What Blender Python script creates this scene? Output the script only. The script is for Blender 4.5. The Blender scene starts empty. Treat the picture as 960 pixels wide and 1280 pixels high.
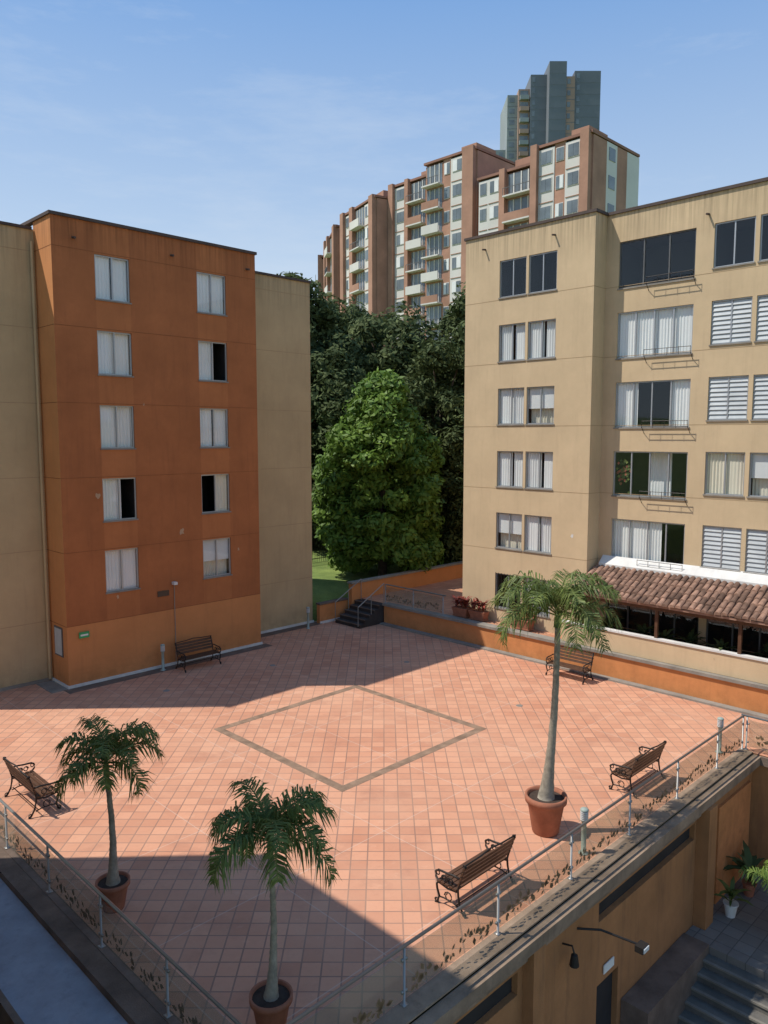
import bpy, math, random
import numpy as np
from mathutils import Vector, Matrix
R45=math.radians(45)
random.seed(3)
scene=bpy.context.scene

# ------------------------------------------------------------------ materials
MATS={}
def nodes_of(name):
    m=bpy.data.materials.new(name); m.use_nodes=True
    nt=m.node_tree; nt.nodes.clear()
    return m,nt,nt.nodes,nt.links
def mixrgb(N,L,fac,a,b,mode='MIX'):
    n=N.new('ShaderNodeMix'); n.data_type='RGBA'; n.blend_type=mode
    for s,v in ((0,fac),(6,a),(7,b)):
        if isinstance(v,(int,float)): n.inputs[s].default_value=v
        elif isinstance(v,(tuple,list)): n.inputs[s].default_value=(v[0],v[1],v[2],1)
        else: L.new(v,n.inputs[s])
    return n.outputs[2]
def mathn(N,L,op,a,b):
    n=N.new('ShaderNodeMath'); n.operation=op
    for i,v in enumerate((a,b)):
        if isinstance(v,(int,float)): n.inputs[i].default_value=v
        else: L.new(v,n.inputs[i])
    return n.outputs[0]
def noise(N,L,vec,scale,detail=4,rough=.6):
    n=N.new('ShaderNodeTexNoise'); n.inputs['Scale'].default_value=scale
    n.inputs['Detail'].default_value=detail; n.inputs['Roughness'].default_value=rough
    L.new(vec,n.inputs['Vector']); return n.outputs['Fac']
def ramp(N,L,src,a,b,c0=0.,c1=1.):
    r=N.new('ShaderNodeMapRange'); r.inputs[1].default_value=a; r.inputs[2].default_value=b
    r.inputs[3].default_value=c0; r.inputs[4].default_value=c1
    L.new(src,r.inputs[0]); return r.outputs[0]
def mapping(N,L,scale=(1,1,1),rot=0,geo=False):
    if geo: g=N.new('ShaderNodeNewGeometry').outputs['Position']
    else: g=N.new('ShaderNodeTexCoord').outputs['Object']
    m=N.new('ShaderNodeMapping'); m.inputs['Scale'].default_value=scale
    m.inputs['Rotation'].default_value=(0,0,rot); L.new(g,m.inputs['Vector'])
    return m.outputs[0]
def mat(name,col,rough=.8,var=.12,scale=1.5,dirt=0.,bump=.0,bscale=40,metal=0.,island=0.,spec=.3,stain_col=None,topz=None):
    m,nt,N,L=nodes_of(name)
    out=N.new('ShaderNodeOutputMaterial'); b=N.new('ShaderNodeBsdfPrincipled')
    L.new(b.outputs[0],out.inputs[0])
    b.inputs['Roughness'].default_value=rough; b.inputs['Metallic'].default_value=metal
    b.inputs['Specular IOR Level'].default_value=spec
    v=mapping(N,L)
    f=noise(N,L,v,scale,5)
    dk=tuple(c*(1-var*1.5) for c in col); lt=tuple(min(1,c*(1+var)) for c in col)
    c=mixrgb(N,L,ramp(N,L,f,.3,.7),dk,lt)
    f2=noise(N,L,v,scale*9,3)
    c=mixrgb(N,L,ramp(N,L,f2,.3,.7,0,.35*min(1,var*5)),c,tuple(x*.75 for x in col))
    if dirt>0:
        vs=mapping(N,L,(2.2,2.2,.22))
        fs=noise(N,L,vs,1.6,6,.7)
        sc=stain_col or tuple(x*.45 for x in col)
        c=mixrgb(N,L,ramp(N,L,fs,.52,.78,0,dirt),c,sc)
    if topz:
        g=N.new('ShaderNodeNewGeometry'); sx=N.new('ShaderNodeSeparateXYZ'); L.new(g.outputs['Position'],sx.inputs[0])
        vs=mapping(N,L,(5,5,.12)); fs=ramp(N,L,noise(N,L,vs,2.0,5,.7),.42,.66)
        zz=ramp(N,L,sx.outputs[2],topz[0],topz[1],0,.75)
        c=mixrgb(N,L,mathn(N,L,'MULTIPLY',fs,zz),c,tuple(x*.42 for x in col))
        zl=ramp(N,L,sx.outputs[2],1.1,0.0,0,.5)
        f3=ramp(N,L,noise(N,L,v,2.2,5,.7),.4,.65)
        c=mixrgb(N,L,mathn(N,L,'MULTIPLY',f3,zl),c,tuple(x*.5 for x in col))
    if island>0:
        g=N.new('ShaderNodeNewGeometry')
        r=ramp(N,L,g.outputs['Random Per Island'],0,1,1-island,1+island*.6)
        c=mixrgb(N,L,1.0,c,N_value3(N,L,r),'MULTIPLY')
    L.new(c,b.inputs['Base Color'])
    if bump>0:
        bm=N.new('ShaderNodeBump'); bm.inputs['Strength'].default_value=bump; bm.inputs['Distance'].default_value=.02
        fb=noise(N,L,v,bscale,3); L.new(fb,bm.inputs['Height']); L.new(bm.outputs[0],b.inputs['Normal'])
    MATS[name]=m; return m
def N_value3(N,L,val):
    c=N.new('ShaderNodeCombineColor')
    for i in range(3): L.new(val,c.inputs[i])
    return c.outputs[0]

mat('beige_paint',(.58,.435,.265),.9,.07,.6,dirt=.3,bump=.25,stain_col=(.35,.25,.16),topz=(14.6,16.3))
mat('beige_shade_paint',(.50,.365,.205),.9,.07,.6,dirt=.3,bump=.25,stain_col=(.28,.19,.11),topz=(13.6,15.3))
mat('rust_paint',(.40,.142,.052),.9,.12,.7,dirt=.55,bump=.25,stain_col=(.21,.08,.035),topz=(13.8,15.4))
mat('orange_paint',(.57,.235,.085),.9,.07,.7,dirt=.35,bump=.25,stain_col=(.36,.15,.06),topz=(13.8,15.4))
mat('spandrel_paint',(.45,.165,.06),.9,.1,.7,dirt=.45,bump=.25,stain_col=(.27,.09,.035),topz=(13.8,15.4))
mat('plaster_patch',(.48,.31,.19),.95,.1,3)
mat('ochre_wall',(.38,.175,.07),.9,.14,.8,dirt=.65,bump=.3,stain_col=(.14,.075,.04))
mat('groove_shade',(.40,.28,.16),.9)  # proud strips darker than the beige; a groove's shade put into colour
mat('groove_shade_rust',(.26,.095,.035),.9)  # darker strips on the rust wall, groove shade put into their colour
mat('concrete',(.27,.24,.20),.9,.2,1.2,dirt=.4,bump=.4)
mat('dark_coping',(.17,.12,.09),.9,.3,1.5,dirt=.5,bump=.4)
mat('dark_step',(.055,.045,.04),.9,.3,1.5,bump=.3)
mat('brown_coping',(.29,.205,.14),.9,.3,1.5,dirt=.6,bump=.4,stain_col=(.09,.06,.04))
mat('roof_cap',(.09,.065,.055),.8,.2)
mat('white_trim',(.66,.64,.60),.8,.08,1.5,dirt=.3)
mat('grey_slab',(.30,.31,.34),.85,.15,1.2,dirt=.5,bump=.3)
mat('paver_grey',(.13,.12,.105),.9,.25,1.5,dirt=0,bump=.4)
mat('step_edge',(.20,.18,.15),.9,.25,1.5,bump=.4)
mat('shaded_interior',(.035,.03,.028),.9,.2)  # near-black colour carries the shade of rooms and openings
mat('frame_alu',(.42,.43,.44),.45,.05,metal=.6)
mat('frame_dark',(.12,.12,.12),.5,.05)
mat('curtain',(.80,.79,.76),.95,.03)
mat('curtain_cream',(.74,.67,.54),.95,.04)
mat('blind',(.74,.74,.72),.8,.04)
mat('louvre_glass',(.50,.52,.52),.45,.12,spec=.4)
mat('iron',(.03,.025,.022),.5,.1,metal=.3)
mat('steel',(.30,.29,.27),.4,.05,metal=.5)
mat('bench_wood',(.10,.048,.026),.55,.25,6,bump=.2)
mat('terracotta_pot',(.36,.14,.08),.8,.2,3,dirt=.5,bump=.2)
mat('soil',(.06,.04,.03),1,.3,8)
mat('trunk',(.30,.26,.20),.9,.25,8,bump=.5)
mat('bark',(.13,.095,.07),.95,.3,5,bump=.6)
mat('crownshaft',(.20,.27,.08),.5,.15,3)
mat('roof_tile',(.28,.165,.115),.9,.3,4,bump=.3,island=.55)
mat('brick',(.41,.225,.155),.9,.16,.4)  # paled and less saturated: distance haze put into the brick colour
mat('brick_dark',(.29,.15,.11),.9,.14,.4)
mat('far_white',(.64,.61,.56),.9,.06,.3)
mat('far_glass',(.17,.195,.21),.2,.3,.4,spec=.7)
mat('tower_slate',(.165,.18,.20),.7,.1,.1)
mat('tower_light',(.28,.305,.30),.7,.1,.1)
mat('tower_rust',(.38,.26,.20),.8,.1,.1)
mat('lamp_green',(.33,.38,.33),.5,.1)
mat('lamp_white',(.62,.62,.60),.4,.05)
mat('sign_green',(.05,.35,.12),.5,.1)
mat('sign_plate',(.09,.06,.04),.5,.1)
mat('sign_white',(.75,.75,.7),.5,.1)
mat('etched_leaf',(.20,.13,.07),.7,.15,4)
mat('band_tile',(.27,.175,.115),.75,.28,3,bump=.2)
mat('red_leaf',(.28,.06,.04),.6,.3,6,island=.4)

def leafmat(name,dark,light,trans=.25,cl=.6,spec=.3,rough=.5):
    m,nt,N,L=nodes_of(name)
    out=N.new('ShaderNodeOutputMaterial'); b=N.new('ShaderNodeBsdfPrincipled')
    b.inputs['Roughness'].default_value=rough; b.inputs['Specular IOR Level'].default_value=spec
    g=N.new('ShaderNodeNewGeometry')
    v=mapping(N,L); f=noise(N,L,v,.55,3)
    a=mixrgb(N,L,g.outputs['Random Per Island'],dark,light)
    c=mixrgb(N,L,ramp(N,L,f,.35,.65,0,.5),a,tuple(x*cl for x in dark))
    L.new(c,b.inputs['Base Color'])
    if trans>0:
        t=N.new('ShaderNodeBsdfTranslucent'); L.new(c,t.inputs[0])
        mx=N.new('ShaderNodeMixShader'); mx.inputs[0].default_value=trans
        L.new(b.outputs[0],mx.inputs[1]); L.new(t.outputs[0],mx.inputs[2]); L.new(mx.outputs[0],out.inputs[0])
    else: L.new(b.outputs[0],out.inputs[0])
    MATS[name]=m
leafmat('leaf_bright',(.085,.16,.025),(.22,.33,.055),.25,.7,.2)
leafmat('leaf_dark',(.055,.08,.03),(.145,.175,.065),.2,.65,.12,.7)
leafmat('leaf_palm',(.08,.12,.03),(.22,.26,.07),.25,.7,.22)
leafmat('leaf_yellow',(.12,.19,.03),(.26,.33,.07))

def glassmat():
    m,nt,N,L=nodes_of('window_glass')
    out=N.new('ShaderNodeOutputMaterial')
    t=N.new('ShaderNodeBsdfTransparent'); t.inputs[0].default_value=(.93,.95,.95,1)
    g=N.new('ShaderNodeBsdfGlossy'); g.inputs['Roughness'].default_value=.03; g.inputs[0].default_value=(.9,.95,1,1)
    lw=N.new('ShaderNodeLayerWeight'); lw.inputs['Blend'].default_value=.5
    fa=mathn(N,L,'ADD',mathn(N,L,'MULTIPLY',mathn(N,L,'POWER',lw.outputs['Facing'],4.0),.6),.05)
    mx=N.new('ShaderNodeMixShader'); L.new(fa,mx.inputs[0]); L.new(t.outputs[0],mx.inputs[1]); L.new(g.outputs[0],mx.inputs[2])
    L.new(mx.outputs[0],out.inputs[0]); MATS['window_glass']=m
    m,nt,N,L=nodes_of('rail_glass')
    out=N.new('ShaderNodeOutputMaterial')
    t=N.new('ShaderNodeBsdfTransparent'); t.inputs[0].default_value=(.88,.88,.84,1)
    g=N.new('ShaderNodeBsdfGlossy'); g.inputs['Roughness'].default_value=.08; g.inputs[0].default_value=(.8,.8,.8,1)
    d=N.new('ShaderNodeBsdfDiffuse'); d.inputs[0].default_value=(.45,.42,.36,1)
    m1=N.new('ShaderNodeMixShader'); m1.inputs[0].default_value=.12
    L.new(t.outputs[0],m1.inputs[1]); L.new(d.outputs[0],m1.inputs[2])
    m2=N.new('ShaderNodeMixShader'); m2.inputs[0].default_value=.05
    L.new(m1.outputs[0],m2.inputs[1]); L.new(g.outputs[0],m2.inputs[2]); L.new(m2.outputs[0],out.inputs[0])
    MATS['rail_glass']=m
glassmat()

def tilemat(name,rot,size,c1,c2,mort,msize=.03,joint=False,bigvar=True):
    m,nt,N,L=nodes_of(name)
    out=N.new('ShaderNodeOutputMaterial'); b=N.new('ShaderNodeBsdfPrincipled'); L.new(b.outputs[0],out.inputs[0])
    b.inputs['Roughness'].default_value=.7; b.inputs['Specular IOR Level'].default_value=.3
    v=mapping(N,L,(1,1,1),rot,geo=True)
    br=N.new('ShaderNodeTexBrick'); br.offset=0; br.squash=1
    br.inputs['Scale'].default_value=1; br.inputs['Brick Width'].default_value=size; br.inputs['Row Height'].default_value=size
    br.inputs['Mortar Size'].default_value=msize*size; br.inputs['Mortar Smooth'].default_value=.2; br.inputs['Bias'].default_value=0
    br.inputs['Color1'].default_value=(*c1,1); br.inputs['Color2'].default_value=(*c2,1); br.inputs['Mortar'].default_value=(*mort,1)
    L.new(v,br.inputs['Vector'])
    c=br.outputs['Color']
    vg=mapping(N,L,(1,1,1),0,geo=True)
    f=noise(N,L,vg,.28,5,.65)
    c=mixrgb(N,L,ramp(N,L,f,.35,.7,0,.45),c,(c1[0]*.97,c1[1]*1.22,c1[2]*1.35))
    f=noise(N,L,vg,.9,6,.7)
    c=mixrgb(N,L,ramp(N,L,f,.53,.75,0,.5),c,(c1[0]*.52,c1[1]*.5,c1[2]*.55))
    f=noise(N,L,vg,3.1,5,.75)
    c=mixrgb(N,L,ramp(N,L,f,.60,.72,0,.3),c,(c1[0]*1.1,c1[1]*1.4,c1[2]*1.6))
    f=noise(N,L,vg,9,4,.7)
    c=mixrgb(N,L,ramp(N,L,f,.5,.8,0,.25),c,(c1[0]*.6,c1[1]*.6,c1[2]*.6))
    if joint:
        vj=mapping(N,L,(1,1,1),-R45,geo=True)
        bj=N.new('ShaderNodeTexBrick'); bj.offset=0
        bj.inputs['Scale'].default_value=1; bj.inputs['Brick Width'].default_value=2.77; bj.inputs['Row Height'].default_value=2.77
        bj.inputs['Mortar Size'].default_value=.012; bj.inputs['Mortar Smooth'].default_value=.3
        L.new(vj,bj.inputs['Vector'])
        c=mixrgb(N,L,ramp(N,L,bj.outputs['Fac'],0,1,0,.5),c,(.58,.44,.35))
    L.new(c,b.inputs['Base Color'])
    bm=N.new('ShaderNodeBump'); bm.inputs['Strength'].default_value=.3; bm.inputs['Distance'].default_value=.01; bm.invert=True
    L.new(br.outputs['Fac'],bm.inputs['Height']); L.new(bm.outputs[0],b.inputs['Normal'])
    MATS[name]=m
tilemat('terrace_tile',0,.33,(.62,.30,.18),(.49,.215,.125),(.27,.15,.105),.045,joint=True)
tilemat('deck_tile',-R45,.33,(.52,.26,.15),(.42,.19,.11),(.28,.16,.11),.04)
tilemat('court_paver',-R45,.4,(.21,.185,.16),(.16,.14,.12),(.09,.08,.07),.03)

def groundmat():
    m,nt,N,L=nodes_of('grass')
    out=N.new('ShaderNodeOutputMaterial'); b=N.new('ShaderNodeBsdfPrincipled'); L.new(b.outputs[0],out.inputs[0])
    b.inputs['Roughness'].default_value=.95
    v=mapping(N,L,geo=True)
    c=mixrgb(N,L,ramp(N,L,noise(N,L,v,.6,5),.35,.65),(.13,.19,.04),(.24,.31,.07))
    c=mixrgb(N,L,ramp(N,L,noise(N,L,v,12,4),.4,.7,0,.5),c,(.07,.10,.028))
    L.new(c,b.inputs['Base Color'])
    bm=N.new('ShaderNodeBump'); bm.inputs['Strength'].default_value=.8; bm.inputs['Distance'].default_value=.05
    L.new(noise(N,L,v,25,4),bm.inputs['Height']); L.new(bm.outputs[0],b.inputs['Normal'])
    MATS['grass']=m
groundmat()

# ------------------------------------------------------------------ mesh builder
class MB:
    def __init__(s,tf=None): s.v=[];s.f=[];s.m=[];s.tf=tf or (lambda a,b,c:(a,b,c))
    def add(s,vs,fs,m):
        o=len(s.v); s.v+= [s.tf(*p) for p in vs]; s.f+=[tuple(i+o for i in f) for f in fs]; s.m+=[m]*len(fs)
    def box(s,a0,a1,b0,b1,c0,c1,m):
        s.add([(a0,b0,c0),(a1,b0,c0),(a1,b1,c0),(a0,b1,c0),(a0,b0,c1),(a1,b0,c1),(a1,b1,c1),(a0,b1,c1)],
              [(0,3,2,1),(4,5,6,7),(0,1,5,4),(1,2,6,5),(2,3,7,6),(3,0,4,7)],m)
    def quad(s,a,b,c,d,m): s.add([a,b,c,d],[(0,1,2,3)],m)
    def tube(s,pts,rad,m,n=7,cap=True):
        pts=[Vector(p) for p in pts]
        if not isinstance(rad,(list,tuple)): rad=[rad]*len(pts)
        vs=[];fs=[]
        for i,p in enumerate(pts):
            t=(pts[min(i+1,len(pts)-1)]-pts[max(i-1,0)]).normalized()
            up=Vector((0,0,1)) if abs(t.z)<.95 else Vector((1,0,0))
            x=t.cross(up).normalized(); y=t.cross(x).normalized()
            for k in range(n):
                a=2*math.pi*k/n; q=p+(x*math.cos(a)+y*math.sin(a))*rad[i]; vs.append(tuple(q))
        for i in range(len(pts)-1):
            for k in range(n):
                fs.append((i*n+k,i*n+(k+1)%n,(i+1)*n+(k+1)%n,(i+1)*n+k))
        if cap: fs+= [tuple(range(n)),tuple(range((len(pts)-1)*n,len(pts)*n))]
        s.add(vs,fs,m)
    def lathe(s,prof,m,n=24,c=(0,0)):
        vs=[];fs=[]
        for r,z in prof:
            for k in range(n):
                a=2*math.pi*k/n; vs.append((c[0]+r*math.cos(a),c[1]+r*math.sin(a),z))
        for i in range(len(prof)-1):
            for k in range(n): fs.append((i*n+k,i*n+(k+1)%n,(i+1)*n+(k+1)%n,(i+1)*n+k))
        s.add(vs,fs,m)
    def build(s,name,parent=None,smooth=False):
        me=bpy.data.meshes.new(name); me.from_pydata(s.v,[],s.f)
        names=[]
        for x in s.m:
            if x not in names: names.append(x)
        for x in names: me.materials.append(MATS[x])
        me.polygons.foreach_set('material_index',[names.index(x) for x in s.m])
        if smooth: me.polygons.foreach_set('use_smooth',[True]*len(me.polygons))
        me.update()
        o=bpy.data.objects.new(name,me); scene.collection.objects.link(o)
        if parent: o.parent=parent
        return o
def sw(p,r): # site axes -> world XY
    return ((p-r)*math.cos(R45),(p+r)*math.cos(R45))
def empty(name,p,r,z=0,rot=0,world=False):
    e=bpy.data.objects.new(name,None); scene.collection.objects.link(e)
    x,y=(p,r) if world else sw(p,r)
    e.location=(x,y,z); e.rotation_euler=(0,0,rot if world else R45+rot); e.empty_display_size=.3
    return e
def site_obj(o): o.rotation_euler=(0,0,R45); return o

# ------------------------------------------------------------------ facade tools (s along wall, d depth inward)
def wall(mb,s0,s1,z0,z1,ops,matfn,cuts_s=(),cuts_z=(),rev=.16):
    ss=sorted(set([s0,s1]+[o[0] for o in ops]+[o[1] for o in ops]+list(cuts_s)))
    zz=sorted(set([z0,z1]+[o[2] for o in ops]+[o[3] for o in ops]+list(cuts_z)))
    for i in range(len(ss)-1):
        for j in range(len(zz)-1):
            cs=(ss[i]+ss[i+1])/2; cz=(zz[j]+zz[j+1])/2
            if any(o[0]<cs<o[1] and o[2]<cz<o[3] for o in ops): continue
            m=matfn(cs,cz) if callable(matfn) else matfn
            mb.quad((ss[i],0,zz[j]),(ss[i+1],0,zz[j]),(ss[i+1],0,zz[j+1]),(ss[i],0,zz[j+1]),m)
    for a,b,c,d in ops:
        m=matfn(a-.01,(c+d)/2) if callable(matfn) else matfn
        mb.quad((a,0,c),(b,0,c),(b,rev,c),(a,rev,c),m); mb.quad((a,0,d),(b,0,d),(b,rev,d),(a,rev,d),m)
        mb.quad((a,0,c),(a,0,d),(a,rev,d),(a,rev,c),m); mb.quad((b,0,c),(b,0,d),(b,rev,d),(b,rev,c),m)
def sheet(mb,a,b,c,d,dep,m,amp=.022,wl=.11):
    n=max(6,int((b-a)/wl*4)); vs=[];fs=[]
    ph=random.random()*6
    for i in range(n+1):
        x=a+(b-a)*i/n; y=dep+amp*math.sin(ph+x/wl*6.28)*(.6+.4*math.sin(x*5+ph))
        vs+=[(x,y,c),(x,y,d)]
    for i in range(n): fs.append((2*i,2*i+2,2*i+3,2*i+1))
    mb.add(vs,fs,m)
CD=.145
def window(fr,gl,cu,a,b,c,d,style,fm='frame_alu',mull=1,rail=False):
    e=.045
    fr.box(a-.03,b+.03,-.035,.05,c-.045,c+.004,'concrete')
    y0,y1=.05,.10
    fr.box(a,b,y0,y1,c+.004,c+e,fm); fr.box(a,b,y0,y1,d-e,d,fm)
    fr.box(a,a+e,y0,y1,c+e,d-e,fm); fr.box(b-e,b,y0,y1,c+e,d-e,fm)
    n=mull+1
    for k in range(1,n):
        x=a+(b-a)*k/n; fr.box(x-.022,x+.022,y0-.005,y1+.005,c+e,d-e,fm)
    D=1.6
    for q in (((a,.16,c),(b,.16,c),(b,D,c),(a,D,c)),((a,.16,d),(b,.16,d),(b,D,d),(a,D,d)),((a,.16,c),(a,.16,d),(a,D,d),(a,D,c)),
              ((b,.16,c),(b,.16,d),(b,D,d),(b,D,c)),((a,D,c),(b,D,c),(b,D,d),(a,D,d))): cu.quad(*q,'shaded_interior')
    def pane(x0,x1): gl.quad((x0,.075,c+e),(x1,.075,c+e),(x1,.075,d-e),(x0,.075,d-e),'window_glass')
    if style=='louvre':
        for k in range(n):
            x0=a+(b-a)*k/n+.03; x1=a+(b-a)*(k+1)/n-.03; nn=9
            for j in range(nn):
                z=c+e+(d-c-2*e)*j/nn; h=(d-c-2*e)/nn
                fr.add([(x0,.045,z),(x1,.045,z),(x1,.085,z+h*.95),(x0,.085,z+h*.95)],[(0,1,2,3)],'louvre_glass')
        sheet(cu,a+.03,b-.03,c,d,.2,'curtain_cream'); return
    if style=='open_r': pane(a,(a+b)/2)
    elif style=='open_l': pane((a+b)/2,b)
    else: pane(a,b)
    if style=='full':
        t=a+(b-a)*random.uniform(.46,.54); sheet(cu,a+.02,t,c+.03,d-.02,CD,'curtain'); sheet(cu,t+random.choice((0,0,.04,.1)),b-.02,c+.03,d-.02,CD+.02,'curtain')
    if style=='cream': sheet(cu,a+.02,b-.02,c+.02,d-.02,CD,'curtain_cream')
    if style=='blind': cu.quad((a+.03,CD,c+.05),(b-.03,CD,c+.05),(b-.03,CD,d),(a+.03,CD,d),'blind')
    if style=='halfblind': cu.quad((a+.03,CD,c+(d-c)*.42),(b-.03,CD,c+(d-c)*.42),(b-.03,CD,d),(a+.03,CD,d),'blind'); sheet(cu,a+.03,b-.03,c,d-.1,.3,'curtain_cream')
    if style in('open_r',): sheet(cu,a+.02,(a+b)/2+.1,c+.02,d-.02,CD,'curtain')
    if style in('open_l',): sheet(cu,(a+b)/2,b-.02,c+.02,d-.02,CD,'curtain_cream')
    if style=='sides':
        w=(b-a); sheet(cu,a+.02,a+w*.30,c+.02,d-.02,CD,'curtain'); sheet(cu,a+w*.72,b-.02,c+.02,d-.02,CD,'curtain')
    if style=='left23': sheet(cu,a+.02,a+(b-a)*.68,c+.02,d-.02,CD,'curtain')
    if style=='mess':
        sheet(cu,a+(b-a)*.42,a+(b-a)*.72,c+.02,d-.02,.5,'curtain')
        for q in range(60):
            x=a+(b-a)*.12+random.gauss(0,.14); z=c+.75+random.gauss(0,.3); s=.06
            cu.add([(x-s,.16,z),(x,.14,z-s),(x+s,.16,z),(x,.15,z+s)],[(0,1,2,3)],random.choice(('leaf_palm','red_leaf','leaf_dark')))
    if rail:
        m0=a+(b-a)*.42
        for zz in (c+.02,c+.22): fr.tube([(m0,-.22,zz),(b+.05,-.22,zz)],.011,'iron',5)
        for x in np.linspace(m0,b+.05,5): fr.tube([(x,-.22,c-.02),(x,-.22,c+.24)],.009,'iron',5)
        for x in (m0,b+.05): fr.tube([(x,0,c-.22),(x,-.22,c+.02)],.012,'iron',5)
def patch(mb,s,z,r,m,seed,d=-.004):
    rnd=random.Random(seed); n=11; pts=[]
    for k in range(n):
        a=6.283*k/n; q=r*rnd.uniform(.45,1.1); pts.append((s+q*math.cos(a)*.7,d,z+q*math.sin(a)))
    mb.add(pts,[tuple(range(n))],m)

# ------------------------------------------------------------------ building A (rust-coloured, left)
def building_A():
    P0,Rr=10.2,25.05; e=empty('orange_apartment_building',P0,Rr)
    wl=MB(lambda s,d,z:(s-P0,d,z)); fr=MB(wl.tf); gl=MB(wl.tf); cu=MB(wl.tf); tr=MB(wl.tf)
    H=15.35; P1=18.0; DP=7.9
    rows=[14.36-2.465*k for k in range(5)]
    ops=[]; st={(0,0):'full',(1,0):'full',(2,0):'full',(3,0):'open_r',(4,0):'full',(0,1):'full',(1,1):'open_r',(2,1):'full',(3,1):'open_l',(4,1):'halfblind'}
    for k,zt in enumerate(rows):
        for c,(a,b) in enumerate(((11.6,12.82),(15.42,16.66))):
            ops.append((a,b,zt-1.45,zt)); 
            window(fr,gl,cu,a,b,zt-1.45,zt,st[(k,c)])
    def mf(s,z):
        if z<2.1: return 'orange_paint'
        for a,b in ((11.6,12.82),(15.42,16.66)):
            if a<s<b: return 'spandrel_paint'
        return 'rust_paint'
    wall(wl,P0,P1,0,H,ops,mf,cuts_z=(2.1,))
    for s,z,r,q in ((14.55,4.9,.16,1),(11.42,6.4,.13,2),(17.0,4.0,.08,3),(13.2,9.5,.06,4),(12.0,3.2-.35,.07,5)): patch(wl,s,z,r,'plaster_patch',q)
    RC=1.38
    wl.quad((P0,0,0),(P0,RC,0),(P0,RC,H),(P0,0,H),'orange_paint')
    wl.quad((P1,0,0),(P1,RC,0),(P1,RC,H),(P1,0,H),'orange_paint')
    H2=15.1
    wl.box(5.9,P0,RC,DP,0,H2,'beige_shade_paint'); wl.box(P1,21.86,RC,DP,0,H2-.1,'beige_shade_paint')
    wl.quad((P0,RC,H-.01),(P1,RC,H-.01),(P1,0,H-.01),(P0,0,H-.01),'roof_cap')
    wl.box(P0+.01,P1-.01,2.2,DP-.01,0,H-.02,'rust_paint')
    tr.box(P0-.06,P1+.06,-.06,.14,H,H+.10,'roof_cap'); tr.box(P0-.06,P0+.14,.14,DP,H,H+.1,'roof_cap'); tr.box(P1-.14,P1+.06,.14,DP,H,H+.1,'roof_cap')
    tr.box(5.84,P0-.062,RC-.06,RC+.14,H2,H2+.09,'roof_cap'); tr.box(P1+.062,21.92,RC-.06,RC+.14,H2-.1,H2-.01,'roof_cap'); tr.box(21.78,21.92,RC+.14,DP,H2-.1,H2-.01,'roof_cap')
    for k in range(6):
        z=2.1+2.465*k
        if z<H-.5:
            tr.box(P0+.003,P1-.003,-.004,.01,z-.018,z+.0,'groove_shade_rust')
            tr.box(5.9,P0-.003,RC-.004,RC+.01,z-.02,z,'groove_shade'); tr.box(P1+.003,21.86,RC-.004,RC+.01,z-.02,z,'groove_shade')
            tr.box(P0-.004,P0+.01,.01,RC-.006,z-.018,z,'groove_shade_rust')
    tr.box(P0-.05,P1+.05,-.05,-.002,0.0,.10,'white_trim'); tr.box(P1+.05,21.9,RC-.05,RC-.002,0,.10,'white_trim'); tr.box(5.9,P0-.05,RC-.05,RC-.002,0,.1,'concrete')
    tr.box(P0-.05,P0-.002,-.002,RC-.06,0,.10,'white_trim')
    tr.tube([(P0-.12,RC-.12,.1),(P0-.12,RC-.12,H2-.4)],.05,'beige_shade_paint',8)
    tr.tube([(14.15,-.05,.1),(14.15,-.05,3.0),(14.15,-.02,3.05)],.014,'concrete',6)
    tr.box(14.08,14.22,-.18,-.003,3.0,3.1,'lamp_white')
    for s in (10.9,14.4,17.6): tr.tube([(s,.0,14.75),(s,-.18,14.72)],.04,'roof_cap',7)
    tr.box(13.5,13.95,-.03,-.004,2.62,2.82,'sign_plate')
    tr.box(P0-.03,P0-.005,.35,1.0,1.0,2.0,'frame_dark'); tr.box(P0-.036,P0-.031,.4,.95,1.05,1.95,'louvre_glass')
    wl.build('walls',e); fr.build('window_frames',e); gl.build('window_glass',e); cu.build('curtains',e); tr.build('trim_and_parapet',e)
    s=empty('emergency_exit_sign',10.75,25.0,1.75); b=MB(); b.box(-.17,.17,-.02,.02,-.1,.1,'sign_green'); b.box(-.13,.13,-.024,-.021,-.03,.03,'sign_white'); b.build('plate',s)
building_A()

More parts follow.
